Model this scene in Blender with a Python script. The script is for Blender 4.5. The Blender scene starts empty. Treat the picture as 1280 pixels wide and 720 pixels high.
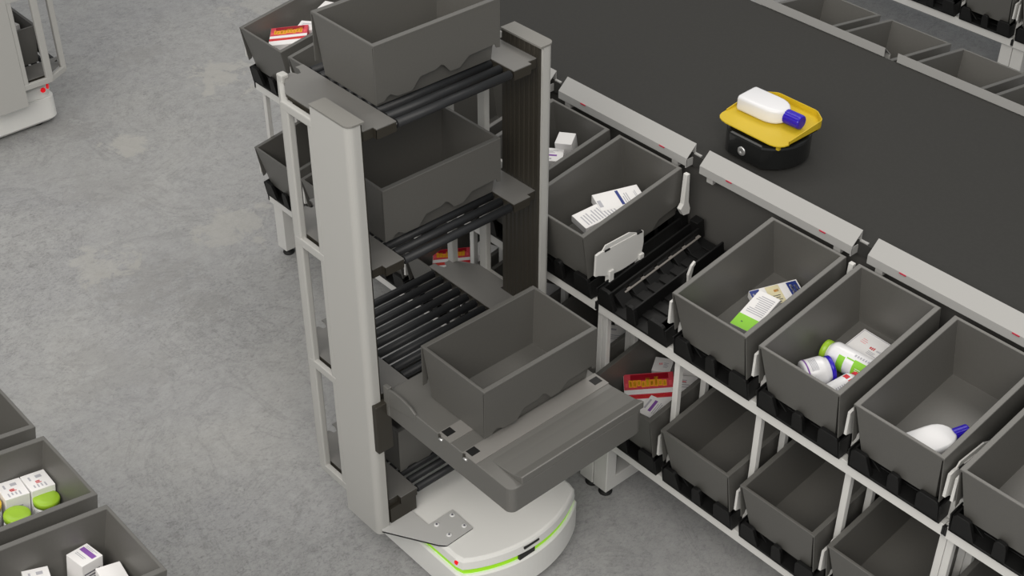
import bpy, bmesh, math, random
from mathutils import Matrix, Vector, Euler
random.seed(4)
PI = math.pi
scn = bpy.context.scene
COL = scn.collection

# ------------------------------------------------------------------ materials
def mat(name, col, rough=.5, metal=0., emit=None, emit_s=0., noise=0., nscale=40., bump=0., coat=0., spec=.5):
    m = bpy.data.materials.new(name); m.use_nodes = True
    nt = m.node_tree; b = nt.nodes['Principled BSDF']
    b.inputs['Base Color'].default_value = (*col, 1)
    b.inputs['Roughness'].default_value = rough
    b.inputs['Metallic'].default_value = metal
    b.inputs['Specular IOR Level'].default_value = spec
    if coat: b.inputs['Coat Weight'].default_value = coat
    if emit:
        b.inputs['Emission Color'].default_value = (*emit, 1); b.inputs['Emission Strength'].default_value = emit_s
    if noise or bump:
        tc = nt.nodes.new('ShaderNodeTexCoord')
        n = nt.nodes.new('ShaderNodeTexNoise'); n.inputs['Scale'].default_value = nscale; n.inputs['Detail'].default_value = 5
        nt.links.new(tc.outputs['Object'], n.inputs['Vector'])
        if noise:
            r = nt.nodes.new('ShaderNodeValToRGB')
            r.color_ramp.elements[0].position = .3; r.color_ramp.elements[1].position = .7
            r.color_ramp.elements[0].color = tuple(c*(1-noise) for c in col)+(1,)
            r.color_ramp.elements[1].color = tuple(min(1, c*(1+noise)) for c in col)+(1,)
            nt.links.new(n.outputs['Fac'], r.inputs['Fac']); nt.links.new(r.outputs['Color'], b.inputs['Base Color'])
        if bump:
            bp = nt.nodes.new('ShaderNodeBump'); bp.inputs['Strength'].default_value = bump; bp.inputs['Distance'].default_value = .002
            nt.links.new(n.outputs['Fac'], bp.inputs['Height']); nt.links.new(bp.outputs['Normal'], b.inputs['Normal'])
    return m

def srgb(r, g, b):
    f = lambda c: (c/255/12.92) if c/255 <= .04045 else ((c/255+.055)/1.055)**2.4
    return (f(r), f(g), f(b))

M = {}
M['tote'] = mat('tote_grey_plastic', (.100, .097, .089), .45, noise=.04, nscale=120, spec=.9)
M['tray'] = mat('tray_black_plastic', (.0062, .0062, .0062), .5, spec=.3)
M['rack'] = mat('rack_white_paint', (.66, .655, .635), .45)
M['robot_white'] = mat('robot_white_paint', (.465, .461, .441), .5)
M['base_white'] = mat('base_white_shell', (.84, .84, .815), .4)
M['plate'] = mat('shelf_plate_grey', (.155, .151, .143), .45, spec=.9)
M['fork'] = mat('fork_grey', (.13, .127, .118), .42, spec=.9)
M['strip'] = mat('fork_slide_strip', (.22, .212, .20), .4, spec=.8)
M['mast'] = mat('mast_dark_profile', (.030, .026, .019), .5)
M['cap'] = mat('mast_cap_grey', (.21, .205, .19), .5)
M['roller'] = mat('roller_charcoal', (.020, .021, .023), .5, spec=.35)
M['bracket'] = mat('bracket_light_grey', (.52, .52, .51), .4)
M['metal'] = mat('screw_steel', (.75, .75, .74), .3, metal=.8)
M['black'] = mat('matte_black', (.008, .008, .008), .5)
M['led'] = mat('green_light_strip', srgb(150, 215, 20), .4, emit=srgb(160, 230, 10), emit_s=.28)
M['red_lamp'] = mat('red_lamp_lens', (.8, .0, .01), .3, emit=(1, .0, .01), emit_s=.35)
M['indicator'] = mat('red_indicator', (.45, .03, .06), .4)
M['ledge'] = mat('tray_ledge_grey', (.20, .185, .17), .5)
M['screw'] = mat('screw_bright', (.85, .85, .85), .35)
M['guard'] = mat('guard_white_paint', (.39, .387, .377), .5)
M['deck'] = mat('deck_dark_surface', (.040, .0395, .0375), .85, noise=.04, nscale=60, spec=.2)
M['panel'] = mat('deck_side_dark', (.075, .073, .069), .8, spec=.2)
M['gbase'] = mat('sorter_black_shell', (.010, .0105, .0105), .28, coat=.3)
M['yellow'] = mat('tray_yellow', (.62, .44, .018), .4, bump=.25, nscale=250)
M['white'] = mat('white_gloss_plastic', (.80, .80, .82), .22)
M['blue'] = mat('blue_cap_plastic', (.020, .004, .42), .3)
M['green'] = mat('green_cap_plastic', (.30, .50, .025), .35)
M['ycap'] = mat('yellow_cap_plastic', (.80, .52, .02), .35)
M['card'] = mat('white_carton_card', (.80, .79, .79), .6)
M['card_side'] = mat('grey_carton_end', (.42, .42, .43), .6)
M['red'] = mat('red_carton_card', (.62, .022, .035), .5)
M['rose'] = mat('rose_carton_card', (.60, .060, .085), .5)
M['dred'] = mat('dark_red_print', (.28, .0, .01), .5)
M['pink'] = mat('pink_print', (.78, .10, .13), .5)
M['orange'] = mat('orange_print', (.85, .36, .02), .5)
M['ink'] = mat('grey_ink', (.42, .42, .46), .6)
M['dink'] = mat('dark_ink', (.10, .10, .13), .6)
M['purple'] = mat('purple_print', (.22, .08, .36), .6)
M['navy'] = mat('navy_print', (.012, .03, .20), .5)
M['cream'] = mat('cream_print', (.66, .60, .38), .6)
M['lime'] = mat('lime_print', (.25, .60, .03), .5)
M['rink'] = mat('red_ink', (.55, .04, .05), .6)
M['cyan'] = mat('cyan_print', (.30, .65, .70), .6)
M['rubber'] = mat('black_rubber', (.01, .01, .01), .7)

def floor_mat():
    m = bpy.data.materials.new('concrete_floor'); m.use_nodes = True
    nt = m.node_tree; b = nt.nodes['Principled BSDF']; L = nt.links.new
    tc = nt.nodes.new('ShaderNodeTexCoord')
    def noise(scale, detail, rough=.5, dist=0.):
        n = nt.nodes.new('ShaderNodeTexNoise'); n.inputs['Scale'].default_value = scale
        n.inputs['Detail'].default_value = detail; n.inputs['Roughness'].default_value = rough; n.inputs['Distortion'].default_value = dist
        L(tc.outputs['Object'], n.inputs['Vector']); return n
    def ramp(src, stops):
        r = nt.nodes.new('ShaderNodeValToRGB'); e = r.color_ramp.elements
        e[0].position, e[0].color = stops[0][0], (*stops[0][1], 1); e[1].position, e[1].color = stops[-1][0], (*stops[-1][1], 1)
        for p, c in stops[1:-1]:
            x = e.new(p); x.color = (*c, 1)
        L(src, r.inputs['Fac']); return r
    def mix(a, bb, fac, mode='MIX'):
        x = nt.nodes.new('ShaderNodeMix'); x.data_type = 'RGBA'; x.blend_type = mode
        if isinstance(fac, (int, float)): x.inputs['Factor'].default_value = fac
        else: L(fac, x.inputs['Factor'])
        L(a, x.inputs['A']); L(bb, x.inputs['B']); return x.outputs['Result']
    def rgb(*v):
        n = nt.nodes.new('ShaderNodeRGB'); n.outputs[0].default_value = (*v, 1); return n.outputs[0]
    LIGHT = ((-8.5, 4.65, .38, .6), (-8.1, 3.68, .20, .6), (-6.75, 3.70, .34, .45), (-6.95, 2.85, .28, .45), (-9.4, 5.6, .4, .4))
    DARK = ((-9.2, 4.35, .28, .35), (-8.6, 3.45, .36, .35), (-6.5, 2.95, .5, .4), (-7.7, 3.25, .5, .28), (-6.0, 2.4, .4, .3))
    g = lambda v, w=0.: (v*(1+w), v, v*(1-w))
    big = ramp(noise(.8, 6, .6, .6).outputs['Fac'], [(.3, (.345, .347, .354)), (.55, (.385, .386, .384)), (.75, (.415, .412, .401))])
    fine = ramp(noise(11, 9, .72).outputs['Fac'], [(.3, g(.86)), (.7, g(1.09))])
    c = mix(big.outputs['Color'], fine.outputs['Color'], .9, 'MULTIPLY')
    def noise2(scale, stretch, rot, dist=1.):
        mp = nt.nodes.new('ShaderNodeMapping'); mp.inputs['Scale'].default_value = (scale, scale*stretch, scale); mp.inputs['Rotation'].default_value = (0, 0, rot)
        L(tc.outputs['Object'], mp.inputs['Vector'])
        n = nt.nodes.new('ShaderNodeTexNoise'); n.inputs['Scale'].default_value = 1; n.inputs['Detail'].default_value = 8; n.inputs['Roughness'].default_value = .7; n.inputs['Distortion'].default_value = dist
        L(mp.outputs['Vector'], n.inputs['Vector']); return n
    msk = ramp(noise(.7, 3).outputs['Fac'], [(.40, g(.55)), (.60, g(1.0))])
    for sc_, st, ro, lo in ((40, .62, .4, .74), (58, .6, 1.9, .78), (95, .8, 1.1, .80)):
        f = ramp(noise2(sc_, st, ro, 1.3).outputs['Fac'], [(.34, g(lo)), (.47, g(1.0)), (.75, g(1.05))])
        x = nt.nodes.new('ShaderNodeMix'); x.data_type = 'RGBA'; x.blend_type = 'MULTIPLY'
        L(msk.outputs['Color'], x.inputs['Factor']); L(c, x.inputs['A']); L(f.outputs['Color'], x.inputs['B']); c = x.outputs['Result']
    vn = ramp(noise(1.3, 9, .66, 2.0).outputs['Fac'], [(.475, g(1.0)), (.497, g(.84)), (.52, g(1.0))])
    c = mix(c, vn.outputs['Color'], .75, 'MULTIPLY')
    # pale warm patches where the surface has flaked, and darker worn ones
    edge = noise(4.5, 12, .74, .6); tot = None; dark = None
    def spot(px, py, r, gain):
        d = nt.nodes.new('ShaderNodeVectorMath'); d.operation = 'DISTANCE'; d.inputs[1].default_value = (px, py, 0)
        L(tc.outputs['Object'], d.inputs[0])
        a = nt.nodes.new('ShaderNodeMath'); a.operation = 'MULTIPLY_ADD'; a.inputs[1].default_value = -.22/r; a.inputs[2].default_value = .22
        L(d.outputs['Value'], a.inputs[0])
        bq = nt.nodes.new('ShaderNodeMath'); bq.operation = 'ADD'; L(a.outputs[0], bq.inputs[0]); L(edge.outputs['Fac'], bq.inputs[1])
        return ramp(bq.outputs[0], [(.585, g(0.)), (.635, g(gain))]).outputs['Color']
    def acc(t, v): return v if t is None else mix(t, v, 1.0, 'LIGHTEN')
    for p in LIGHT: tot = acc(tot, spot(*p))
    for p in DARK: dark = acc(dark, spot(*p))
    c = mix(c, rgb(.285, .282, .275), dark)
    c = mix(c, rgb(.47, .46, .43), tot)
    L(c, b.inputs['Base Color'])
    b.inputs['Roughness'].default_value = .75; b.inputs['Specular IOR Level'].default_value = .25
    return m
M['floor'] = floor_mat()

# ------------------------------------------------------------------ mesh builder
class MB:
    def __init__(s): s.bm = bmesh.new(); s.mats = []
    def mi(s, m):
        if m not in s.mats: s.mats.append(m)
        return s.mats.index(m)
    def face(s, pts, m):
        f = s.bm.faces.new([s.bm.verts.new(p) for p in pts]); f.material_index = s.mi(m); return f
    def prism(s, poly, axis, a, b, m, T=None):
        """poly: 2D points; axis 'x': (y,z), 'y': (x,z), 'z': (x,y); extruded from a to b."""
        i = s.mi(m)
        def P(p, t):
            v = {'x': (t, p[0], p[1]), 'y': (p[0], t, p[1]), 'z': (p[0], p[1], t)}[axis]
            return T @ Vector(v) if T else v
        A = [s.bm.verts.new(P(p, a)) for p in poly]; B = [s.bm.verts.new(P(p, b)) for p in poly]
        n = len(poly); fs = []
        fs.append(s.bm.faces.new(A)); fs.append(s.bm.faces.new(B[::-1]))
        for k in range(n): fs.append(s.bm.faces.new((A[k], B[k], B[(k+1) % n], A[(k+1) % n])))
        for f in fs: f.material_index = i
        return fs
    def box(s, x0, x1, y0, y1, z0, z1, m, T=None):
        return s.prism([(x0, y0), (x1, y0), (x1, y1), (x0, y1)], 'z', z0, z1, m, T)
    def rings(s, rings, m, cap0=True, cap1=True, smooth=False):
        i = s.mi(m); V = [[s.bm.verts.new(p) for p in r] for r in rings]; n = len(V[0]); fs = []
        for a, b in zip(V, V[1:]):
            for k in range(n): fs.append(s.bm.faces.new((a[k], a[(k+1) % n], b[(k+1) % n], b[k])))
        for f in fs: f.smooth = smooth
        if cap0: fs.append(s.bm.faces.new(V[0][::-1]))
        if cap1: fs.append(s.bm.faces.new(V[-1]))
        for f in fs: f.material_index = i
        return fs
    def lathe(s, prof, m, n=24, T=None, smooth=True, sy=1.):
        rr = []
        for r, z in prof:
            ring = [Vector((r*math.cos(2*PI*k/n), sy*r*math.sin(2*PI*k/n), z)) for k in range(n)]
            rr.append([T @ p for p in ring] if T else ring)
        return s.rings(rr, m, smooth=smooth)
    def cyl(s, p0, p1, r, m, n=16, smooth=True):
        p0, p1 = Vector(p0), Vector(p1); d = p1-p0
        T = Matrix.Translation(p0) @ d.to_track_quat('Z', 'Y').to_matrix().to_4x4()
        return s.lathe([(r, 0), (r, d.length)], m, n, T, smooth)
    def build(s, name, parent=None, bevel=0., seg=2, angle=40, recalc=True):
        if recalc: bmesh.ops.recalc_face_normals(s.bm, faces=s.bm.faces)
        me = bpy.data.meshes.new(name); s.bm.to_mesh(me); s.bm.free()
        for m in s.mats: me.materials.append(M[m])
        o = bpy.data.objects.new(name, me); COL.objects.link(o)
        if parent: o.parent = parent
        if bevel:
            b = o.modifiers.new('bevel', 'BEVEL'); b.width = bevel; b.segments = seg
            b.limit_method = 'ANGLE'; b.angle_limit = math.radians(angle); b.harden_normals = False
        return o

def rrect(x0, x1, y0, y1, r, n=5, corners=(1, 1, 1, 1)):
    """rounded rectangle outline, corners in order (x1,y1),(x0,y1),(x0,y0),(x1,y0)"""
    out = []
    for (cx, cy, a0, px, py), on in zip(((x1-r, y1-r, 0, x1, y1), (x0+r, y1-r, 90, x0, y1), (x0+r, y0+r, 180, x0, y0), (x1-r, y0+r, 270, x1, y0)), corners):
        if on:
            for k in range(n+1):
                a = math.radians(a0+90*k/n); out.append((cx+r*math.cos(a), cy+r*math.sin(a)))
        else: out.append((px, py))
    return out

def tag(o, label=None, cat=None, group=None, kind=None):
    if label: o['label'] = label
    if cat: o['category'] = cat
    if group: o['group'] = group
    if kind: o['kind'] = kind
    return o
def empty(name, loc=(0, 0, 0), rot=(0, 0, 0)):
    o = bpy.data.objects.new(name, None); COL.objects.link(o); o.location = loc; o.rotation_euler = rot
    o.empty_display_size = .1
    return o
def copy_tree(o, parent=None):
    c = o.copy(); COL.objects.link(c)
    if parent:
        c.parent = parent
    for ch in o.children: copy_tree(ch, c)
    return c

# ------------------------------------------------------------------ layout numbers
TILT = .163                      # the totes lean towards the aisle
W, LEN, H = .40, .625, .275
PITCH = .463
XS = -3.521                      # left side of the empty slot
RIM = (1.5675, .805)             # front rim height of the upper and lower tier
NEAR, FAR, FG, FAR2 = 3.608, 6.36, 1.27, 8.698
cT, sT = math.cos(TILT), math.sin(TILT)
def slot_x(k): return XS+PITCH*k+W/2
def bnd(k): return XS+PITCH*k+.4315
def tote_mat(k, level, y0, back):
    dy = LEN/2*cT+H*sT; z = RIM[level]+LEN/2*sT-H*cT
    P = Vector((slot_x(k), y0+(-dy if back else dy), z))
    return Matrix.Translation(P) @ Euler((TILT, 0, PI if back else 0)).to_matrix().to_4x4()

# ------------------------------------------------------------------ floor
fb = MB(); fb.face([(-16, -4, 0), (6, -4, 0), (6, 16, 0), (-16, 16, 0)], 'floor')
fl = fb.build('floor'); tag(fl, kind='structure')

# ------------------------------------------------------------------ tote
def make_tote():
    root = empty('tote')
    m = MB()
    ox, oy, ix, iy = W/2, LEN/2, .177, LEN/2-.013          # rim outline
    bx, by = .168, .290                                    # outer bottom
    fx, fy, fz = .150, .268, .006                          # inner floor
    wx, wy = .190, LEN/2                                   # outer wall under the rim
    R = lambda x, y, z: [(-x, -y, z), (x, -y, z), (x, y, z), (-x, y, z)]
    rg = [R(bx, by, 0), R(wx, wy-.0015, H-.012), R(ox, oy, H-.012), R(ox, oy, H-.002), R(ox-.002, oy-.002, H),
          R(ix+.002, iy+.002, H), R(ix, iy, H-.002), R(fx, fy, fz)]
    m.rings(rg, 'tote')
    m.build('bin_body', root, bevel=.002, seg=2, angle=50)
    for sgn in (1, -1):
        s = MB()
        y = oy-.0005
        pr = [(-y, .030), (-.275, .030), (-.262, .044), (-.245, .050), (-.228, .040), (-.212, .030), (-.14, .028), (-.098, .074), (-.02, .076), (.005, .088), (.022, .080), (.052, .044), (.10, .042), (.148, .078), (.285, .082), (.292, .064), (y, .060)]
        if sgn < 0: pr = [(-a, b_) for a, b_ in pr[::-1]]
        pts = [(-y, H-.012)]+pr+[(y, H-.012)]
        x1 = ox-.0005
        s.prism(pts, 'x', sgn*(x1-.004), sgn*x1, 'tote')
        s.build('side_skirt', root)
    return root
tote0 = make_tote()
used = [False]
def tote(mw, label, group=None):
    o = tote0 if not used[0] else copy_tree(tote0)
    used[0] = True
    o.matrix_world = mw
    o.location = mw.to_translation(); o.rotation_euler = mw.to_euler()
    for k in ('group',):
        if k in o: del o[k]
    tag(o, label, 'tote', group); return o

# ------------------------------------------------------------------ rack modules
def tray_mesh():
    m = MB(); z0 = -.088; w = .205
    m.box(-w, w, -.316, .30, z0, z0+.014, 'tray')
    # cross ribs on the floor
    for k in range(8):
        y = -.255+k*.072
        m.box(-w+.02, w-.02, y, y+.05, z0+.014, z0+.024, 'tray')
    # three long rails the tote rides on
    for x0, x1 in ((-w, -w+.010), (-w+.052, -w+.062), (-.004, .006), (w-.062, w-.052), (w-.010, w)):
        m.box(x0, x1, -.308, .285, z0+.014, -.001, 'tray')
    # scalloped buttresses
    for side in (-1, 1):
        for k in range(6):
            y = -.27+k*.09
            xa = side*(w-.052); xb = side*(w-.115)
            m.prism([(xa, z0+.014), (xb, z0+.014), (xa, -.012)], 'y', y, y+.068, 'tray')
    m.box(-w+.064, -w+.080, -.22, .275, -.038, -.032, 'ledge')
    # upturned lugs at the front
    def lug(x0, x1, top, side=None):
        xm = (x0+x1)/2
        sl = .024 if x0 < -.1 else .004
        sr_ = .012 if x0 < -.1 else .008
        if x0 > .1: sl, sr_ = .012, .004
        pts = [(x0, z0), (x1, z0), (x1-sl, top-.022), (x1-sl-.005, top-.006), (x1-sl-.014, top), (x0+sr_+.010, top), (x0+sr_+.003, top-.006), (x0+sr_*.5, top-.022)]
        m.prism(pts, 'y', -.316, -.298, 'tray')
    lug(-w, -w+.105, .026); lug(-.03, .028, .024); lug(w-.105, w, .026)
    for sx in (-1, 1):
        m.box(min(sx*w, sx*(w+.006)), max(sx*w, sx*(w+.006)), -.316, -.225, z0, .012, 'tray')
        m.box(min(sx*w, sx*(w-.05)), max(sx*w, sx*(w-.05)), .285, .33, z0, .018, 'tray')
    # flat lip in front
    return m
TRAYMESH = []
def tray(parent, x, level, yoff):
    dy = LEN/2*cT+H*sT; z = RIM[level]+LEN/2*sT-H*cT
    if not TRAYMESH:
        o = tray_mesh().build('bin_tray', parent, bevel=.0015, seg=1); TRAYMESH.append(o)
    else:
        o = TRAYMESH[0].copy(); COL.objects.link(o); o.parent = parent
    o.location = (x, dy, z); o.rotation_euler = (TILT, 0, 0)
    return o

def rack(name, x0, n, y0, back, label, levels=(0, 1), hang=(), last=True, group=None):
    """module with n slots; local x runs along the module, local y goes away from the aisle"""
    root = empty(name, (x0+(n*PITCH if back else 0), y0, 0), (0, 0, PI if back else 0))
    tag(root, label, 'rack', group)
    Lm = n*PITCH
    zr = {0: (1.146, 1.206), 1: (.383, .443)}
    for lv in levels:
        a, b = zr[lv]
        r = MB(); r.box(.008, Lm-.008, .072, .112, a, b, 'rack')
        fr = r.build('front_rail', root, bevel=.002, seg=1)
        c = MB()
        for x in (.006, Lm-.006):
            c.box(x-.005 if x < 1e-2 else x-.004, x+.005, .069, .085, a+.012, b-.006, 'black')
        c.build('rail_end_cap', fr)
        r = MB(); r.box(.008, Lm-.008, .62, .655, a+.085, b+.085, 'rack'); r.build('back_rail', root, bevel=.002, seg=1)
        for x in (.012, Lm-.012):
            s = MB()
            T = Matrix.Translation((x, .10, a)) @ Matrix.Rotation(TILT, 4, 'X')
            s.box(-.014, .014, .0, .54, .0, .05, 'rack', T)
            s.build('side_beam', root, bevel=.002, seg=1)
        for k in range(n):
            ty = tray(root, (k+.5)*PITCH, lv, 0)
            if name == 'storage_rack' and x0 == bnd(-1) and k == 0 and lv == 0:
                h = MB(); h.prism([(.0, -.070), (.028, -.070), (.032, -.02), (.056, .018), (.080, .030), (.080, .014), (.066, .006), (.062, -.010), (.050, -.035), (.050, -.070), (.066, -.072), (.066, -.080), (.0, -.080)], 'x', .010, .022, 'rack')
                h.build('sensor_hook', ty)
    ztop = {0: 1.345, 1: .585}
    for k in range(n+1):
        x = k*PITCH
        if k == 0: x += .016
        if k == n: x -= .016
        for yy, wd in ((.127, .028), (.318, .028)):
            p = MB(); p.box(x-.015, x+.015, yy-.014, yy+.014, zr[max(levels)][1]-.03, (ztop[min(levels)]+.02) if (last or k < n) else 1.16, 'rack')
            p.build('post', root, bevel=.002, seg=1)
        for lv in levels if (last or k < n) else ():
            dz = 0 if lv == 0 else -.7625
            p = MB()
            pts = [(.031, 1.372), (.033, 1.483), (.055, 1.488), (.31, 1.488), (.327, 1.484), (.331, 1.42), (.321, 1.35), (.28, 1.338), (.20, 1.331), (.12, 1.336), (.05, 1.368)]
            p.prism([(a, b+dz) for a, b in pts], 'x', x-.006, x+.006, 'rack')
            p.prism([(.07, 1.488+dz), (.09, 1.512+dz), (.24, 1.512+dz), (.29, 1.488+dz)], 'x', x-.003, x+.003, 'rack')
            br = p.build('sensor_bracket', root)
            q = MB()
            for yy in (.082, .285): q.box(x-.008, x+.008, yy, yy+.032, 1.481+dz, 1.4895+dz, 'black')
            q.build('sensor_window', br)
    for k in hang:
        h = MB(); x = k*PITCH
        h.prism([(.580, 1.478), (.606, 1.436), (.645, 1.43), (.648, 1.46), (.634, 1.50), (.626, 1.655), (.606, 1.655), (.598, 1.50)], 'x', x-.012, x+.012, 'rack')
        h.build('hanger_post', root, bevel=.002, seg=1)
    # feet
    for x in (-.03 if False else .0, Lm-.095):
        xx = x+(.0 if x > .1 else .0)
        l = MB()
        l.box(xx+.002, xx+.092, .098, .165, .045, .40, 'rack')
        l.box(xx+.002, xx+.092, .160, .62, .045, .125, 'rack')
        l.box(xx+.002, xx+.092, .60, .655, .045, .48, 'rack')
        lg = l.build('leg', root, bevel=.003, seg=1)
        for yy in (.140, .61):
            f = MB(); f.lathe([(.034, 0), (.036, .006), (.034, .012), (.014, .02), (.014, .05)], 'rubber', 16, Matrix.Translation((xx+.05, yy, 0)))
            f.build('levelling_foot', lg)
    return root

rackA = rack('storage_rack', bnd(-7), 6, NEAR, False, 'long white two tier rack behind the tall tote robot, left of the empty tray', hang=(2, 4, 6), last=False)
rackB = rack('storage_rack', bnd(-1), 4, NEAR, False, 'white two tier rack right of the tall robot, with one empty black tray', hang=(2,))
rackC = rack('storage_rack', bnd(3), 2, NEAR, False, 'white rack cut off by the right edge, beyond the tote with the lone flask', hang=())
rackD = rack('storage_rack', bnd(-5), 7, FAR, True, 'white rack on the far side of the dark platform, its totes seen from behind')
rackE = rack('storage_rack', bnd(-9), 6, FAR2, False, 'white rack across the far aisle at the top right, showing a bare black tray', levels=(0, 1), group=None)
rackF = rack('storage_rack', bnd(-3), 3, FAR2, False, 'white rack at the very top right corner, next to the far rack with bare trays')
rackG = rack('storage_rack', bnd(-4), 5, FG, True, 'white rack at the lower left corner, underneath the totes nearest the camera')

# ------------------------------------------------------------------ sorting platform
ZP = 1.714
plat = empty('sorting_platform', (-3.0, 4.984, 0))
tag(plat, 'wide dark grey sorting platform edged with white guards, carrying the small yellow tray robot', 'platform')
PX0, PX1 = -3.33, 2.4
d = MB(); d.box(PX0, PX1, -.690, .7275, ZP-.06, ZP, 'deck'); d.build('deck', plat)
for s in (-1, 1):
    d = MB(); d.box(PX0, PX1, s*.655-.012, s*.655+.012, .75, ZP-.06, 'panel'); d.build('side_panel', plat)
for x in (PX0+.1, -1.5, .3, PX1-.2):
    for s in (-.5, .5):
        d = MB(); d.box(x-.03, x+.03, s-.03, s+.03, 0, ZP-.06, 'rack'); d.build('platform_leg', plat)
def guard(xc, side):
    """white hood along the edge; side -1 = near, 1 = far"""
    g = MB(); y = lambda v: side*v
    L2 = .4235
    yo, yi = (.734, .674) if side < 0 else (.790, .731)     # outer low edge, inner high edge
    outer = [(yo, 1.668), (yo, 1.708), (yi, 1.764), (yi, 1.714), (yi+.003, 1.714), (yi+.003, 1.759), (yo-.003, 1.7065), (yo-.003, 1.668)]
    g.prism([(y(a), b) for a, b in outer], 'x', xc-L2, xc+L2, 'guard')
    o = g.build('edge_guard', plat)
    for dx in (-L2+.06, L2-.075):
        sp = MB(); sp.box(xc+dx-.018, xc+dx+.018, min(y(yo-.006), y(yi-.0)), max(y(yo-.006), y(yi-.0)), 1.640, 1.690, 'guard'); sp.build('guard_support', o)
    if side < 0:
        sp = MB(); sp.box(xc+L2-.005, xc+L2, min(y(yo+.002), y(yi+.004)), max(y(yo+.002), y(yi+.004)), 1.66, 1.70, 'guard'); sp.build('end_plate', o)
        sp = MB(); sp.box(xc+L2, xc+L2+.040, min(y(yi), y(yi+.012)), max(y(yi), y(yi+.012)), 1.69, 1.72, 'guard'); sp.build('end_tab', o)
    for t in (-.25, .27):
        lp = MB(); lp.box(xc+t-.016, xc+t+.016, min(y(yo+.0045), y(yo-.002)), max(y(yo+.0045), y(yo-.002)), 1.703, 1.708, 'indicator'); lp.build('indicator_light', o)
for k in (-6, -4, -2, 0, 2, 4):
    xc = (bnd(k-1)+bnd(k+1))/2+.010+3.0
    guard(xc, -1)
    if k >= -4: guard(xc, 1)

# ------------------------------------------------------------------ tote robot
def capshape(x0, x1, yo, yi, r=.03, front=1):
    # plan outline: outer face at yo, rounded corner at the front end
    pts = [(x0, yi), (x0, yo)]
    s = 1 if yi > yo else -1
    for k in range(7):
        a = math.radians(90*k/6)
        pts.append((x1-r+r*math.sin(a), yo+s*(r-r*math.cos(a))))
    pts.append((x1, yi)); return pts

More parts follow.
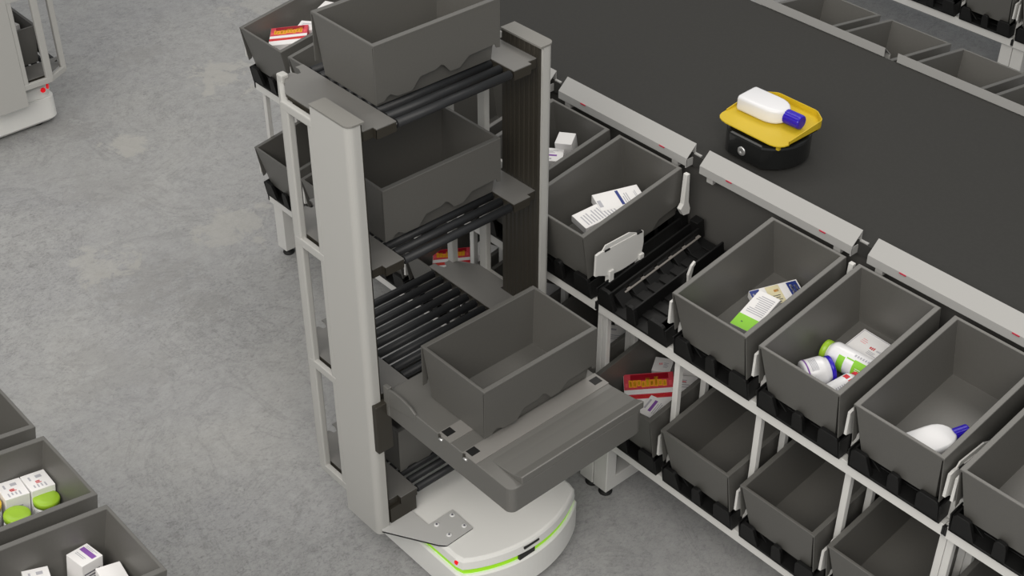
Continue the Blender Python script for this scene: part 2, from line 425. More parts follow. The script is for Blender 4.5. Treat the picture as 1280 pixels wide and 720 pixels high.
SHELF_Z = (2.38, 1.742, 1.087, .450)
def make_robot():
    root = empty('tote_handling_robot', (-3.9, 3.085, 0))
    tag(root, 'tall white and dark grey robot with four roller shelves and a fork', 'robot', 'tote handling robots')
    # --- base
    def outline(o=0.):
        pts = []
        hw, rear, r = .36+o, -.385-o, .07
        for k in range(7):
            a = math.radians(90+90*k/6); pts.append((rear+r+r*math.cos(a), hw-r+r*math.sin(a)))
        for k in range(7):
            a = math.radians(180+90*k/6); pts.append((rear+r+r*math.cos(a), -hw+r+r*math.sin(a)))
        R = .62; xc = .605+o-R; amax = math.asin((hw-.035)/R)
        for k in range(25):
            a = -amax+2*amax*k/24; pts.append((xc+R*math.cos(a), R*math.sin(a)))
        # soften front corners
        out = []
        n = len(pts)
        for i, p in enumerate(pts):
            if i == 14:
                q = (xc+R*math.cos(amax), -(hw)); out.append((p[0]-.055, -hw)); out.append((p[0]-.018, -hw+.010))
            out.append(p)
        out.append((pts[-1][0]-.018, hw-.010)); out.append((pts[-1][0]-.055, hw))
        return out
    o0, o1 = outline(.008), outline(-.004)
    b = MB()
    ins = outline(-.02)
    b.rings([[(x, y, z) for x, y in o] for o, z in ((outline(-.01), .03), (o0, .05), (o0, .205), (outline(.0), .2135), (outline(-.012), .2135))], 'base_white')
    base = b.build('base_shell', root)
    def cut(o, front):
        out = []
        n = len(o)
        for i in range(n):
            (xa, ya), (xb, yb) = o[i], o[(i+1) % n]
            ina, inb = (xa > .18) == front, (xb > .18) == front
            if ina: out.append((xa, ya))
            if ina != inb:
                t = (.18-xa)/(xb-xa); out.append((.18, ya+(yb-ya)*t))
        return out
    ob = outline(-.010)
    b = MB(); b.prism(cut(ob, True), 'z', .2135, .245, 'led'); b.build('light_strip', root)
    b = MB(); b.prism(cut(ob, False), 'z', .2135, .245, 'base_white'); b.build('waist_band', root)
    b = MB(); b.rings([[(x, y, z) for x, y in o] for o, z in ((outline(-.012), .245), (outline(-.001), .247), (outline(-.004), .290), (outline(-.010), .300), (outline(-.020), .3045))], 'base_white')
    top = b.build('top_shell', root)
    b = MB()
    b.box(.594, .6055, -.072, .018, .270, .281, 'black'); b.build('camera_slot', root)
    b = MB(); b.box(.585, .6015, -.098, -.005, .2137, .2448, 'black'); b.build('sensor_window', root)
    b = MB(); b.lathe([(.015, -.01), (.015, .004), (.012, .007)], 'red_lamp', 14, Matrix.Translation((.462, -.350, .272)) @ Matrix.Rotation(math.radians(28), 4, 'Z') @ Matrix.Rotation(math.radians(90), 4, 'X')); b.build('stop_lamp', root)
    for p, rx in (((-.312, .352, .272), -90), ((-.352, .335, .278), 0)):
        b = MB(); T = Matrix.Translation(p) @ (Matrix.Rotation(math.radians(-90), 4, 'X') if rx else Matrix.Rotation(math.radians(-40), 4, 'Z') @ Matrix.Rotation(math.radians(-90), 4, 'Y'))
        b.lathe([(.019, 0), (.017, .012)], 'red_lamp', 16, T); b.build('tail_lamp', root)
    for sx, sy in ((.3, .3), (.3, -.3), (-.25, .3), (-.25, -.3)):
        b = MB(); b.cyl((sx, sy-.02, .05), (sx, sy+.02, .05), .05, 'rubber', 20); b.build('wheel', root)
    # --- mounting brackets
    for s in (-1, 1):
        P = [(.070, -.474), (.115, -.507), (.351, -.369), (.381, -.342), (.376, -.186), (.227, -.183), (.227, -.326), (.070, -.328)]
        b = MB(); b.prism([(x, -s*y) for x, y in P], 'z', .3095, .3145, 'bracket')
        br = b.build('mount_bracket', root)
        b = MB(); b.prism([(x, -s*y) for x, y in P], 'z', .3005, .3095, 'black'); b.build('edge_shade', br)  # black pad standing in for the shadow along the bracket's underside
        for x, y in ((.254, -.206), (.253, -.298), (.343, -.208), (.340, -.296)):
            b = MB(); T = Matrix.Translation((x, -s*y, .3145))
            b.lathe([(.013, 0), (.013, .003), (.008, .0035)], 'screw', 16, T); b.lathe([(.0055, .0036), (.0055, .0048)], 'dink', 6, T); b.build('screw', br)
    for s in (-1, 1):
        b = MB(); b.box(.085, .108, min(s*.300, s*.447), max(s*.300, s*.447), .3146, .404, 'mast'); b.build('mast_foot', root)
    # --- masts
    for s in (-1, 1):
        yo, yi = s*.5205, s*.482
        b = MB(); b.prism(capshape(-.13, .112, yo, s*.462, .032), 'z', .282, 2.425, 'robot_white')
        cov = b.build('mast_cover', root)
        yb = s*.460; yf = s*.447
        pts = [(-.128, s*.4815), (-.128, yf)]
        for g in (-.105, -.075, -.05, -.02, .01, .04, .07):
            pts += [(g, yf), (g+.004, s*.4492), (g+.013, s*.4492), (g+.017, yf)]
        pts += [(.098, yf), (.100, s*.4815)]
        b = MB(); b.prism(pts, 'z', .31, 2.428, 'mast'); b.build('mast_profile', root)
        b = MB(); b.prism(capshape(-.133, .115, s*.523, s*.445, .032), 'z', 2.426, 2.434, 'cap'); b.build('mast_cap', root)
    # --- shelves
    for s in (-1, 1):
        for z in SHELF_Z:
            P = [(.115, -.298), (.115, -.392), (.092, -.392), (.092, -.440), (-.14, -.440), (-.14, -.488), (-.345, -.488), (-.468, -.404), (-.468, -.372), (-.440, -.362), (-.440, -.346), (-.472, -.334), (-.495, -.334), (-.495, -.298)]
            b = MB(); b.prism([(x, -s*y) for x, y in P], 'z', z-.004, z, 'plate')
            b.box(-.48, .115, min(s*.298, s*.304), max(s*.298, s*.304), z-.045, z-.004, 'mast')
            b.box(.111, .115, min(s*.298, s*.392), max(s*.298, s*.392), z-.045, z-.004, 'mast')
            b.box(.088, .092, min(s*.392, s*.44), max(s*.392, s*.44), z-.045, z-.004, 'mast'); b.box(.088, .115, min(s*.390, s*.392), max(s*.390, s*.392), z-.045, z-.004, 'mast')
            b.box(-.345, -.14, min(s*.486, s*.482), max(s*.486, s*.482), z-.045, z-.004, 'mast')
            b.build('shelf_plate', root)
    for z in SHELF_Z:
        for i in range(10):
            x = -.455+.0617*i
            b = MB(); b.cyl((x, -.289, z-.020), (x, .289, z-.020), .0188, 'roller', 16)
            b.cyl((x, -.300, z-.020), (x, .300, z-.020), .006, 'metal', 8)
            b.build('roller', root)
    # --- guard frames at the rear
    for s in (-1, 1):
        path = [(-.13, .514), (-.325, .514), (-.476, .422)]
        def strip(z0, z1, w=.026):
            m = MB()
            (x0, y0), (x1, y1), (x2, y2) = path
            o = [(x0, y0+.006), (x1-.004, y1+.006), (x2-.006, y2+.008), (x2+.006, y2-w+.014), (x1+.008, y1-w+.006), (x0, y0-w+.006)]
            m.prism([(a, s*b_) for a, b_ in o], 'z', z0, z1, 'robot_white'); return m
        g = strip(2.375-.052, 2.375-.012); fr = g.build('guard_frame', root, bevel=.006, seg=2)
        for z in SHELF_Z[1:]:
            g = strip(z-.055, z-.014); g.build('guard_bar', fr, bevel=.004, seg=2)
        for x, y, wx, wy in ((-.148, .503, .034, .030), (-.318, .503, .050, .032), (-.462, .420, .040, .036)):
            g = MB(); g.box(x-wx/2, x+wx/2, min(s*(y-wy/2), s*(y+wy/2)), max(s*(y-wy/2), s*(y+wy/2)), .405, 2.36 if x > -.4 else 2.395, 'robot_white')
            g.build('guard_upright', fr, bevel=.006, seg=2)
    # --- lifting fork
    f = MB()
    f.prism(rrect(.130, .930, -.445, .300, .035, 6, (1, 0, 0, 1)), 'z', .995, 1.125, 'fork')
    deck = f.build('fork_deck', root, bevel=.004, seg=2)
    f = MB(); f.prism([(.745, 1.125), (.80, 1.131), (.88, 1.143), (.922, 1.160), (.929, 1.160), (.930, 1.125)], 'y', -.385, .300, 'fork'); f.build('front_lip', deck, bevel=.006, seg=3)
    f = MB()
    f.prism([(.150, 1.06), (.150, 1.150), (.19, 1.160), (.245, 1.158), (.300, 1.148), (.335, 1.130), (.335, 1.10)], 'y', -.449, -.437, 'fork')
    f.box(.118, .152, -.449, -.425, 1.0, 1.155, 'fork')
    f.build('side_wall', deck, bevel=.003, seg=2)
    for x0, x1 in ((.480, .560), (.635, .722)):
        f = MB(); f.box(x0, x1, -.4455, .3005, 1.125, 1.1285, 'strip'); sl = f.build('slide_strip', deck)
        f = MB(); f.box(x0+.004, x0+.044, -.430, -.385, 1.1284, 1.1290, 'black'); f.build('slot', sl)
        f = MB(); f.box(x0+.020, x0+.060, .245, .290, 1.1284, 1.1290, 'black'); f.build('slot', sl)
        f = MB(); f.box(x0+.004, x0+.020, -.4462, -.440, 1.095, 1.1285, 'mast'); f.build('pin_recess', sl)
        f = MB(); f.cyl((x0+.012, -.447, 1.108), (x0+.032, -.447, 1.108), .006, 'metal', 10); f.build('guide_pin', sl)
    # carriage blocks that ride on the masts
    for s in (-1, 1):
        f = MB(); f.box(.102, .136, min(s*.425, s*.505), max(s*.425, s*.505), .80, 1.068, 'mast')
        f.build('lift_carriage', root, bevel=.003, seg=1)
    return root
robot = make_robot()
tag(robot, 'tall robot in the middle of the picture, its extended fork holding an empty tote')
robot2 = copy_tree(robot)
robot2.location = (-9.058, 3.071, 0); robot2.rotation_euler = (0, 0, -PI/2)
tag(robot2, 'white robot cut off by the upper left corner, with two red tail lamps')

# totes on the robots
def flat_tote(x, y, z, rz, label, group=None):
    return tote(Matrix.Translation((x, y, z)) @ Matrix.Rotation(rz, 4, 'Z'), label, group)
flat_tote(-4.084, 3.085, 2.384, 0, 'empty dark grey tote on the topmost shelf of the tall robot')
flat_tote(-4.084, 3.085, 1.7465, 0, 'empty dark grey tote on the second shelf from the top of the tall robot')
flat_tote(-4.084, 3.085, .4545, 0, 'dark grey tote low in the tall robot, half hidden under its fork')
flat_tote(-3.438, 3.051, 1.1293, 0, 'empty dark grey tote standing on the extended fork of the tall robot')
R2T = flat_tote(-9.058, 3.255, .4545, PI/2, 'dark grey tote with white packets inside the robot at the upper left corner')

# ------------------------------------------------------------------ totes on the racks
UP = {-6: 'dark grey tote holding a red carton, on the left end of the upper tier',
      -5: 'empty dark grey upper tier tote, right of the leftmost one, behind the top robot shelf',
      -4: 'dark grey upper tier tote mostly hidden behind the two upper robot totes',
      -3: 'dark grey upper tier tote behind the gap between the top two robot totes',
      -2: 'dark grey upper tier tote holding a tall white box, just right of the robot mast',
      -1: 'dark grey upper tier tote with two long white cartons, left of the empty tray',
      1: 'dark grey tote with a green and white carton, first right of the empty tray',
      2: 'dark grey tote with green capped and blue capped bottles inside, upper tier',
      3: 'dark grey tote with a single white blue capped bottle inside, upper tier',
      4: 'dark grey tote cut off by the right edge of the picture, upper tier'}
LO = {-6: 'empty dark grey tote on the left end of the lower rack tier',
      -5: 'empty dark grey lower tier tote glimpsed beside the left mast of the tall robot',
      -4: 'dark grey lower tier tote hidden behind the tall robot, left of the glimpsed red carton',
      -3: 'dark grey lower tier tote with a glimpsed red carton, seen through the robot frame',
      -2: 'dark grey lower tier tote with white packets, seen beside the right robot mast',
      -1: 'dark grey lower tier tote with white cartons, behind the tote on the robot fork',
      0: 'dark grey lower tier tote with a red carton, at the end of the robot fork',
      1: 'empty dark grey lower tier tote, first right of the one at the fork end',
      2: 'empty dark grey lower tier tote, second right of the one at the fork end',
      3: 'dark grey lower tier tote cut by the bottom edge, third right of the fork',
      4: 'dark grey lower tier tote in the bottom right corner of the picture'}
for k, l in UP.items(): tote(tote_mat(k, 0, NEAR, False), l, 'totes on the upper tier of the long rack')
for k, l in LO.items(): tote(tote_mat(k, 1, NEAR, False), l, 'totes on the lower tier of the long rack')
FARL = {-2: 'empty dark grey tote at the top edge beyond the platform, leftmost of the far row',
        -1: 'empty dark grey tote beyond the platform, behind the gap between two white guards',
        0: 'empty dark grey tote beyond the platform, second right of the far leftmost one',
        1: 'dark grey tote beyond the platform cut off by the right edge'}
for k, l in FARL.items(): tote(tote_mat(k, 0, FAR, True), l, 'totes beyond the platform')
tote(tote_mat(-3, 1, FAR2, False), 'dark grey tote across the far aisle at the top right, behind three black lugs')
tote(tote_mat(-2, 1, FAR2, False), 'dark grey tote in the very top right corner of the picture')
FGL = {-2: 'dark grey tote at the left edge, topmost of the three nearest totes',
       -1: 'dark grey tote with green lidded jars and two white cartons, at the left edge',
       0: 'dark grey tote with loose white cartons at the lower left corner'}
for k, l in FGL.items(): tote(tote_mat(k, 0, FG, True), l, 'nearest totes at the lower left')

# ------------------------------------------------------------------ goods
def place(o, mw, loc, rot=(0, 0, 0)):
    m = mw @ Matrix.Translation(loc) @ Euler([math.radians(a) for a in rot]).to_matrix().to_4x4()
    o.location = m.to_translation(); o.rotation_euler = m.to_euler(); return o

def carton(dx, dy, dz, label, prints=(), faces=None, cat='carton', name='carton', base='card'):
    """dims along local axes, base at z=0, centred; prints: (face, u0, v0, u1, v1, material) with u,v in 0..1 on that face"""
    x, y = dx/2, dy/2
    o = MB(); fm = {'t': base, 'b': base, '-x': base, '+x': base, '-y': base, '+y': base}; fm.update(faces or {})
    C = {'t': [(-x, -y, dz), (x, -y, dz), (x, y, dz), (-x, y, dz)], 'b': [(-x, -y, 0), (-x, y, 0), (x, y, 0), (x, -y, 0)],
         '-y': [(-x, -y, 0), (x, -y, 0), (x, -y, dz), (-x, -y, dz)], '+y': [(x, y, 0), (-x, y, 0), (-x, y, dz), (x, y, dz)],
         '+x': [(x, -y, 0), (x, y, 0), (x, y, dz), (x, -y, dz)], '-x': [(-x, y, 0), (-x, -y, 0), (-x, -y, dz), (-x, y, dz)]}
    vs = {}
    def V(p):
        if p not in vs: vs[p] = o.bm.verts.new(p)
        return vs[p]
    for f, pts in C.items():
        q = o.bm.faces.new([V(p) for p in pts]); q.material_index = o.mi(fm[f])
    ob = o.build(name, bevel=.0012, seg=1)
    tag(ob, label, cat)
    if prints:
        p = MB()
        for f, u0, v0, u1, v1, m in prints:
            a, b_, c, d_ = [Vector(v) for v in C[f]]
            n = (b_-a).cross(d_-a).normalized()*.0006
            P = lambda u, v: a+(b_-a)*u+(d_-a)*v+n
            p.face([P(u0, v0), P(u1, v0), P(u1, v1), P(u0, v1)], m)
        p.build('printing', ob, recalc=False)
    return ob
def lines(face, u0, u1, v0, v1, n, m='ink', along='u', ragged=True, th=.42):
    out = []
    for k in range(n):
        a, b_ = v0+(v1-v0)*k/n, v0+(v1-v0)*(k+th)/n
        e = u1-(u1-u0)*(random.random()*.35 if ragged else 0)
        out.append((face, u0, a, e, b_, m) if along == 'u' else (face, a, u0, b_, e, m))
    return out
def letters(face, u0, u1, v0, v1, n, m):
    out = []
    for k in range(n):
        a = u0+(u1-u0)*k/n; w = (u1-u0)/n*.8; dv = (v1-v0)
        lo = v0+dv*random.random()*.15; hi = v1-dv*random.random()*.25
        out.append((face, a, lo, a+w*(.6+.4*random.random()), hi, m))
    return out

# tote 1: cream/navy carton with the green ended carton on it
m1 = tote_mat(1, 0, NEAR, False)
pr = [('t', .0, .03, .20, .97, 'navy'), ('t', .32, .03, .60, .97, 'cream'), ('t', .76, .05, .97, .95, 'navy')]
pr += letters('t', .04, .16, .3, .85, 2, 'white') + [('t', .46, .70, .56, .80, 'orange')] + lines('t', .35, .57, .1, .62, 6, 'dink') + [('t', .80, .3, .86, .85, 'white'), ('t', .89, .2, .94, .8, 'white')]
c = carton(.222, .135, .04, 'white carton with cream and navy panels, partly under the green ended carton', pr)
place(c, m1, (-.012, .130, .012), (8, 4, 65))
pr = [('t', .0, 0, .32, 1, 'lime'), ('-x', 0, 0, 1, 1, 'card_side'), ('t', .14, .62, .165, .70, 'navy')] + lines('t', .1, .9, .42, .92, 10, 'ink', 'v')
c = carton(.222, .105, .042, 'white carton with a lime green end, right of the empty tray', pr)
place(c, m1, (.003, -.030, .048), (2, -4, 97))

# tote 2: bottles
GROLL, BROLL = 0, 0
m2 = tote_mat(2, 0, NEAR, False)
def bottle(r, h, neck, caph, capr, capm, label, bands=(), name='bottle', body='white', sh=.02):
    """round jar or bottle standing on z=0; bands: (z0, z1, a0, a1, material) stickers on the wall"""
    root = empty(name); tag(root, label, 'bottle')
    b = MB(); b.lathe([(r*.55, 0), (r*.9, .001), (r, r*.12), (r, h-sh*1.2), (r*.97, h-sh*.8), (r*.85, h-sh*.25), (neck, h), (neck, h+.006)], body, 32)
    bb = b.build('bottle_body', root)
    b = MB(); b.lathe([(capr, h+.004), (capr, h+caph-.004), (capr*.96, h+caph-.001), (capr*.85, h+caph)], capm, 32)
    b.build('cap', root)
    if bands:
        s = MB()
        for z0, z1, a0, a1, m in bands:
            n = max(2, int((a1-a0)/8)); q = r+.0008
            for k in range(n):
                t0, t1 = math.radians(a0+(a1-a0)*k/n), math.radians(a0+(a1-a0)*(k+1)/n)
                s.face([(q*math.cos(t0), q*math.sin(t0), z0), (q*math.cos(t1), q*math.sin(t1), z0), (q*math.cos(t1), q*math.sin(t1), z1), (q*math.cos(t0), q*math.sin(t0), z1)], m)
        s.build('sticker', bb, recalc=False)
    return root
# lying bottles: local z is laid along the tote's x; angle 90 of the sticker looks up
gb = bottle(.055, .215, .038, .030, .044, 'green', 'white bottle with a green cap and lime label lying in a tote',
            [(.125, .155, 60, 150, 'lime'), (.030, .085, 90, 160, 'lime'), (.092, .115, 60, 80, 'cyan'), (.05, .12, 150, 156, 'lime')] +
            [(.045+.0, .07, 100+8*k, 103+8*k, 'white') for k in range(4)] + [(.03+.012*k, .038+.012*k, 172, 184, 'ink') for k in range(6)])
def lay(o, mw, loc, dz, roll, pitch=90.):
    m = mw @ Matrix.Translation(loc) @ Matrix.Rotation(math.radians(dz), 4, 'Z') @ Matrix.Rotation(math.radians(pitch), 4, 'Y') @ Matrix.Rotation(math.radians(roll), 4, 'Z')
    o.location = m.to_translation(); o.rotation_euler = m.to_euler(); return o
lay(gb, m2, (.122, .018, .0625), 183, GROLL)
bb = bottle(.062, .105, .050, .022, .054, 'blue', 'short white jar with a blue cap lying in the tote of bottles',
            [(.012, .018, 60, 300, 'purple')] + [(.03+.006*k, .033+.006*k, 160, 215, 'ink') for k in range(5)])
lay(bb, m2, (-.088, -.178, .070), 62, BROLL)
rb = bottle(.044, .13, .030, .022, .034, 'red', 'white bottle with red print by the wall of the tote of bottles',
            [(.085, .105, 150, 185, 'red'), (.085, .105, 195, 225, 'red')] + [(.02+.01*k, .025+.01*k, 200, 240, 'ink') for k in range(5)])
lay(rb, m2, (.050, -.185, .060), 78, BROLL)
pr = [('t', .03, .03, .97, .05, 'ink'), ('t', .03, .95, .97, .97, 'ink'), ('t', .03, .03, .045, .97, 'ink'), ('t', .955, .03, .97, .97, 'ink')] + letters('t', .52, .68, .48, .60, 3, 'rink') + lines('t', .55, .85, .3, .45, 3, 'ink') + lines('t', .2, .4, .55, .75, 3, 'pink', th=.2) + letters('t', .72, .85, .5, .58, 3, 'ink')
c = carton(.165, .150, .018, 'flat white carton with small red print behind the green capped bottle', pr)
place(c, m2, (-.012, .150, .012), (0, 0, -2))

# tote 3: flat white bottle with blue cap
def flat_bottle(label, L=.20, w=.095, t=.05, cs=1.):
    """lies along +x, base at z=0"""
    root = empty('flask_bottle'); tag(root, label, 'bottle')
    b = MB(); rr = []
    def ring(x, hw, ht):
        return [(x, yy, zz+t/2) for yy, zz in rrect(-hw, hw, -ht, ht, min(hw, ht)*.45, 5)]
    for x, sw, st in ((0, .80, .72), (.004, .93, .92), (.012, 1, 1), (L*.60, 1, 1), (L*.72, .97, 1), (L*.82, .88, .97), (L*.90, .72, .92), (L*.96, .52, .82), (L, .36, .70)):
        rr.append(ring(x, w/2*sw, t/2*st))
    b.rings(rr, 'white', smooth=True); b.build('bottle_body', root)
    c = MB(); T = Matrix.Translation((L-.002, 0, t/2)) @ Matrix.Rotation(PI/2, 4, 'Y')
    n = 36
    prof = [(.0195*cs, 0), (.0195*cs, .045*cs), (.0185*cs, .0485*cs), (.016*cs, .05*cs)]
    rg = []
    for r, z in prof:
        rg.append([T @ Vector(((r*(1 if k % 2 else .965))*math.cos(2*PI*k/n), (r*(1 if k % 2 else .965))*math.sin(2*PI*k/n), z)) for k in range(n)])
    c.rings(rg, 'blue', smooth=False); c.build('cap', root)
    return root
m3 = tote_mat(3, 0, NEAR, False)
fbt = flat_bottle('white flask with a blue cap lying alone in a tote near the right edge', .215, .135, .06, 1.3)
place(fbt, m3, (-.035, -.215, .0085), (0, 0, 66))

# tote -1: two long cartons
mA = tote_mat(-1, 0, NEAR, False)
pr = [('t', .48, .08, .545, .92, 'navy')] + lines('t', .08, .7, .58, .72, 3, 'ink', 'v') + lines('t', .1, .8, .84, .9, 2, 'ink', 'v')
c = carton(.225, .12, .045, 'white carton with a blue band, in the tote left of the empty tray', pr + [('t', .02, .2, .10, .6, 'ink')])
place(c, mA, (.010, .080, .105), (4, 6, 68))
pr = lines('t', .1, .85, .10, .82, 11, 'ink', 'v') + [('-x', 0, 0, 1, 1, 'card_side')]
c = carton(.24, .11, .035, 'white leaflet carton covered in lines, leaning on the blue banded carton', pr)
place(c, mA, (.020, -.050, .120), (4, 4, 82))

# tote -2
mB = tote_mat(-2, 0, NEAR, False)
c = carton(.085, .085, .19, 'tall plain white box standing in the tote right of the robot mast', lines('-y', .2, .8, .3, .5, 1, 'ink', th=.1))
place(c, mB, (.0, .205, .007), (3, 0, 30))
pr = lines('t', .1, .8, .62, .85, 3) + [('t', .2, .38, .75, .50, 'purple')] + lines('+x', .2, .8, .3, .6, 2, 'purple') + [('t', .45, .12, .55, .22, 'ink')]
c = carton(.12, .10, .11, 'white box with a purple line of print beside the right robot mast', pr)
place(c, mB, (.0, .085, .055), (0, 6, 40))

# tote -6
mC = tote_mat(-6, 0, NEAR, False)
def red_prints():
    out = [('t', .14, .80, .90, .97, 'dred'), ('t', .0, .38, 1, .52, 'card'), ('t', .0, .0, 1, .24, 'card'), ('t', .0, .27, 1, .35, 'red')]
    for k in range(9):
        a = .10+.085*k; lo = .58+random.random()*.04; hi = .76+random.random()*.12
        out += [('t', a, lo, a+.078, hi, 'orange'), ('t', a+.018, lo+.04, a+.058, hi-.05, 'ycap')]
    return out+[('t', .90, .60, .96, .74, 'pink'), ('t', .03, .60, .08, .72, 'pink'), ('t', .05, .30, .8, .315, 'orange')]
c = carton(.21, .16, .04, 'red carton with orange lettering in the leftmost tote of the upper tier', red_prints(), base='rose', faces={'-y': 'card', '-x': 'card'})
place(c, mC, (-.040, -.115, .145), (4, 0, 48))
c = carton(.22, .15, .03, 'white carton with an orange picture beneath the red carton in the leftmost upper tote', [('t', .55, .1, .85, .6, 'orange'), ('t', .75, .1, .85, .6, 'dred')])
place(c, mC, (.0, -.15, .10), (0, 0, 46))
c = carton(.10, .085, .11, 'small white box standing behind the red carton in the leftmost upper tote', lines('t', .2, .8, .3, .8, 3))
place(c, mC, (-.06, .02, .06), (0, 0, 30))
c = carton(.10, .09, .13, 'white box at the back of the leftmost upper tote, peeking over the robot tote')
place(c, mC, (-.09, .20, .06), (0, 0, 20))

# lower tote 0
m4 = tote_mat(0, 1, NEAR, False)
c = carton(.235, .20, .045, 'red carton with orange lettering in the lower tote at the end of the robot fork', red_prints(), base='rose', faces={'-y': 'card', '-x': 'card'})
place(c, m4, (-.022, -.098, .115), (4, 0, 47))
pr = letters('t', .3, .5, .45, .62, 3, 'pink') + lines('t', .55, .85, .3, .7, 4) + lines('-y', .1, .7, .3, .7, 3)
c = carton(.09, .09, .10, 'white box tilted behind the red carton of the lower tote', pr); place(c, m4, (-.10, .075, .035), (0, 0, 30))
c = carton(.11, .095, .10, 'white carton by the right wall of the lower tote, behind a white rack post', lines('t', .1, .7, .2, .8, 4)+[('t', .3, .55, .5, .62, 'pink')]); place(c, m4, (.06, .05, .04), (0, 6, 40))
c = carton(.12, .10, .07, 'plain white carton at the back of the lower tote with the red carton'); place(c, m4, (.02, .175, .06), (-6, 4, 14))
c = carton(.10, .115, .08, 'white box with a purple label, in front of the red carton near the fork', [('t', .35, .25, .50, .85, 'purple')] + lines('t', .2, .85, .58, .85, 3, 'ink', 'v') + [('t', .1, .3, .2, .8, 'ink')]); place(c, m4, (.075, -.165, .085), (4, 0, 10))

# lower tote -1, -2, -3
m5 = tote_mat(-1, 1, NEAR, False)
c = carton(.15, .12, .05, 'white carton with a blue corner print in the lower tote behind the fork tote', lines('t', .1, .8, .2, .5, 3)+[('t', .1, .7, .5, .8, 'ink'), ('t', .1, .70, .18, .80, 'navy')]); place(c, m5, (.055, .06, .10), (0, 4, 36))
c = carton(.13, .11, .08, 'white carton at the back of the lower tote behind the fork tote', lines('t', .2, .8, .2, .8, 7)); place(c, m5, (.04, .19, .07), (0, 0, 20))
m6 = tote_mat(-2, 1, NEAR, False)
c = carton(.14, .11, .09, 'crumpled white packet in the lower tote beside the right robot mast', name='packet', cat='packet'); place(c, m6, (.03, .07, .05), (10, 8, 30))
c = carton(.12, .10, .06, 'white packet at the front of the lower tote beside the right robot mast', name='packet', cat='packet'); place(c, m6, (.05, -.10, .06), (-6, 4, 10))
m7 = tote_mat(-3, 1, NEAR, False)
c = carton(.20, .15, .045, 'red carton glimpsed below the second robot shelf, behind a white rack post', red_prints(), base='rose', faces={'-y': 'card', '-x': 'card'}); place(c, m7, (-.075, -.105, .10), (6, 0, 48))
c = carton(.12, .10, .09, 'white carton at the back of the lower tote with the glimpsed red carton'); place(c, m7, (.0, .06, .05), (0, 0, 15))

# nearest totes
m8 = tote_mat(-1, 0, FG, True)
def jar(capm, label, r=.045):
    root = empty('jar'); tag(root, label, 'jar')
    b = MB(); b.lathe([(r*.8, 0), (r, .006), (r*1.03, .06), (r*.98, .075), (r*.9, .08)], 'white', 32); b.build('jar_body', root)
    b = MB(); b.lathe([(r*1.04, .078), (r*1.05, .092), (r*1.03, .0975), (r*.95, .1), (r*.5, .1015)], capm, 40); b.build('lid', root); return root
def rp(): return letters('t', .50, .66, .35, .62, 3, 'rink') + lines('t', .70, .92, .2, .8, 4) + [('t', .2, .5, .36, .75, 'ink'), ('t', .2, .2, .42, .28, 'ink')] + lines('-y', .1, .6, .35, .75, 3) + lines('+x', .15, .7, .4, .8, 4) + lines('+y', .1, .7, .3, .75, 4)
def place_w(o, p, rz, mw=None, tilt=True):
    o.location = p; o.rotation_euler = Euler((-TILT if tilt else 0, 0, math.radians(rz))); return o
c = carton(.10, .088, .155, 'white carton with red print at the left edge, left of its twin', rp()); place(c, m8, (.112, -.145, .007), (0, 0, 176))
c = carton(.10, .088, .160, 'white carton with red print beside the tote wall, right of its twin', rp()); place(c, m8, (.102, -.236, .007), (0, 0, 178))
c = jar('green', 'white jar with a green lid, nearer the tote wall beside the cartons'); place(c, m8, (.030, -.232, .040))
c = jar('green', 'white jar with a green lid, lower left of the other green lidded jar'); place(c, m8, (.005, -.110, .040))
c = jar('ycap', 'white jar with a yellow lid at the left edge of the picture'); place(c, m8, (.095, -.045, .050))
m9 = tote_mat(0, 0, FG, True)
pp = [('t', .1, .55, .9, .78, 'purple')] + lines('t', .15, .8, .82, .95, 2) + lines('t', .15, .8, .3, .45, 2) + lines('+x', .1, .9, .55, .8, 3, 'dink') + lines('+y', .1, .8, .45, .8, 4)
c = carton(.085, .085, .165, 'white cube carton with purple print at the lower left corner', pp); place(c, m9, (.115, -.182, .007), (0, 0, 190))
c = carton(.095, .085, .155, 'white carton with red print, left of the purple printed cube', rp()); place(c, m9, (.11, -.010, .007), (0, 0, 165))
c = carton(.09, .085, .145, 'plain white carton at the bottom edge, right of the purple printed cube'); place(c, m9, (.005, -.225, .007), (0, 0, 172))

# packets in robot 2's tote
mR = Matrix.Translation((-9.058, 3.255, .4545)) @ Matrix.Rotation(PI/2, 4, 'Z')
c = carton(.13, .15, .10, 'white packet in the tote of the upper left robot, nearer the tote corner', name='packet', cat='packet'); place(c, mR, (.075, -.075, .13), (0, 0, 12))
c = carton(.13, .15, .08, 'white packet in the tote of the upper left robot, against the robot mast', name='packet', cat='packet'); place(c, mR, (.06, .10, .155), (0, 0, 8))

# ------------------------------------------------------------------ small sorter robot
sr = empty('sorter_robot', (-3.377, 4.562, ZP)); tag(sr, 'small black sorter robot with a yellow tray on the dark platform', 'robot')
def bullet(o=0.):
    pts = []; hx, hy, r = .192+o, .170+o, .115
    R = .185+o
    for k in range(25):
        a = math.radians(-62+124*k/24); pts.append((.190+o-R+R*math.cos(a)*1.0, R*math.sin(a)*1.02))
    for k in range(25):
        a = math.radians(118+124*k/24); pts.append((-.190-o+R+R*math.cos(a), R*math.sin(a)*1.02))
    return pts
b = MB()
b.rings([[(x, y, z) for x, y in bullet(o)] for o, z in ((-.012, .012), (0, .024), (0, .118), (-.003, .127), (-.012, .133))], 'gbase'); b.build('shell', sr)
b = MB(); b.box(-.105, .075, -.12, .12, .133, .139, 'black'); b.box(.03, .034, -.155, .155, .1325, .1345, 'black'); b.build('lid_panel', sr)
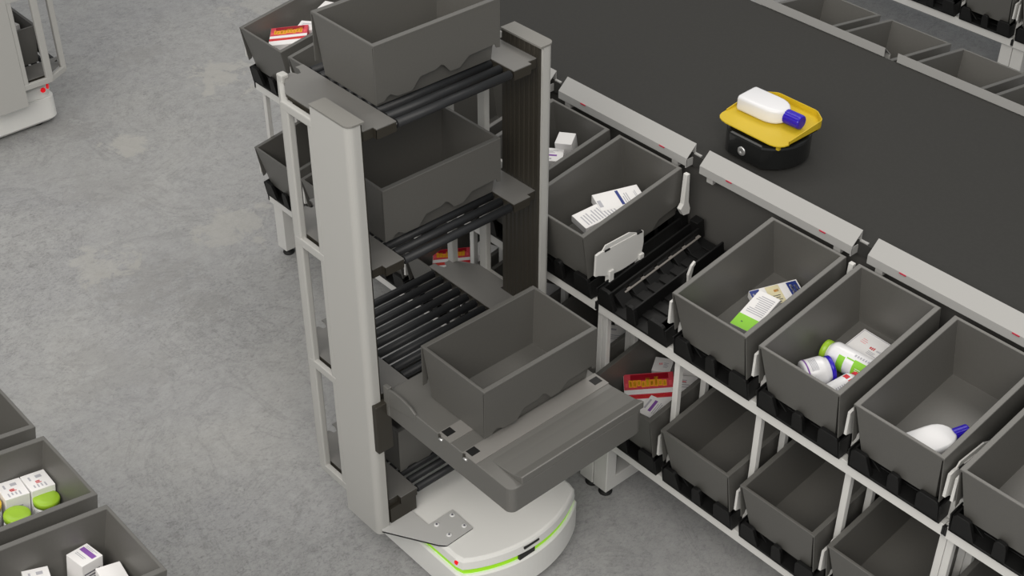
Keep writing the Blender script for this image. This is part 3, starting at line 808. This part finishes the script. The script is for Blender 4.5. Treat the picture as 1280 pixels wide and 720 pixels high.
for s in (-1, 1):
    b = MB(); T = Matrix.Translation((-.015, s*.164, .062)) @ Matrix.Rotation(s*-PI/2, 4, 'X')
    b.lathe([(.030, -.012), (.030, .000)], 'black', 24, T); w = b.build('wheel_recess', sr)
    b = MB(); b.lathe([(.022, 0), (.022, .005), (.018, .007), (.006, .007), (.005, .005)], 'metal', 24, T); b.build('hub', w)
b = MB(); b.cyl((-.10, -.14, .03), (-.10, .14, .03), .03, 'rubber', 16); b.cyl((.10, -.05, .02), (.10, .05, .02), .02, 'rubber', 16); b.build('drive_wheels', sr)
b = MB()
tp = [(-.150, -.160), (-.170, -.150), (-.184, -.134), (-.192, -.110), (-.194, -.080), (-.194, .060), (-.165, .142), (-.115, .183), (-.095, .186), (.100, .186), (.120, .181), (.178, .136), (.188, .118), (.192, .09), (.192, -.105), (.186, -.130), (.174, -.148), (.155, -.160), (.13, -.166), (-.12, -.166)]
zt = .158
b.prism([(p[0], p[1]) for p in tp], 'z', zt, zt+.005, 'yellow')
def wall(i0, i1, h):
    idx = list(range(i0, i1+1)); n = len(idx)
    for a, c in zip(idx, idx[1:]):
        p, q = Vector((*tp[a], 0)), Vector((*tp[c], 0)); d = (q-p).normalized(); nrm = Vector((-d.y, d.x, 0))
        if nrm.dot(-p) < 0: nrm = -nrm
        ha = h[idx.index(a)]; hc = h[idx.index(c)]
        b.face([p+Vector((0, 0, zt)), q+Vector((0, 0, zt)), q+Vector((0, 0, zt+hc)), p+Vector((0, 0, zt+ha))], 'yellow')
        p2, q2 = p+nrm*.004, q+nrm*.004
        b.face([q2+Vector((0, 0, zt)), p2+Vector((0, 0, zt)), p2+Vector((0, 0, zt+ha)), q2+Vector((0, 0, zt+hc))], 'yellow')
        b.face([p+Vector((0, 0, zt+ha)), q+Vector((0, 0, zt+hc)), q2+Vector((0, 0, zt+hc)), p2+Vector((0, 0, zt+ha))], 'yellow')
wall(4, 14, [.010, .030, .032, .032, .032, .032, .032, .036, .038, .040, .020])
b.box(.15, .165, -.14, -.125, .133, zt, 'yellow'); b.box(.15, .165, .06, .075, .133, zt, 'yellow'); b.box(-.15, -.135, -.10, .10, .133, zt, 'yellow')
b.build('tilt_tray', sr, recalc=False)
fb2 = flat_bottle('white flask with a blue cap lying on the yellow tray of the small robot', .235, .140, .075, 1.7)
fb2.location = (-3.547, 4.582, ZP+zt+.0052); fb2.rotation_euler = (0, 0, math.radians(2))

# ------------------------------------------------------------------ light
w = bpy.data.worlds.new('hall'); scn.world = w; w.use_nodes = True
bg = w.node_tree.nodes['Background']; bg.inputs[0].default_value = (.96, .985, 1.0, 1); bg.inputs[1].default_value = .34
def area(name, loc, size, power, col=(1, .97, .93)):
    l = bpy.data.lights.new(name, 'AREA'); l.shape = 'RECTANGLE'; l.size, l.size_y = size; l.energy = power; l.color = col
    o = bpy.data.objects.new(name, l); COL.objects.link(o); o.location = loc; o.rotation_euler = (0, 0, 0); return o
def lamp(loc, target, size, power, col=(1, .955, .89)):
    o = area('fill_lamp', loc, size, power, col)
    o.rotation_euler = (Vector(target)-Vector(loc)).to_track_quat('-Z', 'Y').to_euler()
# soft fill lamps added overhead, out of view, to brighten aisles, fronts and totes
lamp((-1.2, -2.6, 8.0), (-3.0, 3.4, .5), (10, 4), 430)
lamp((3.2, -.8, 8.4), (-2.4, 3.6, .4), (4, 6), 300)
lamp((.2, -4.6, 7.0), (-2.2, 3.8, .6), (6, 3), 230)
lamp((-4.6, 7.6, 9.0), (-4.6, 7.4, 0), (7, 3), 260)
lamp((-9.5, 2.6, 9.0), (-9.3, 2.8, 0), (4, 5), 170)

# ------------------------------------------------------------------ camera
cam = bpy.data.cameras.new('camera'); cam.lens = 50; cam.sensor_width = 36; cam.sensor_fit = 'HORIZONTAL'; cam.clip_start = .05
co = bpy.data.objects.new('camera', cam); COL.objects.link(co)
co.location = (0, 0, 5.09); co.rotation_euler = (PI/2-.641742, 0, 2.413778-PI/2)
scn.camera = co
vs = scn.view_settings
vs.view_transform = 'Standard'; vs.look = 'None'; vs.exposure = -.09; vs.gamma = 1; vs.use_curve_mapping = False
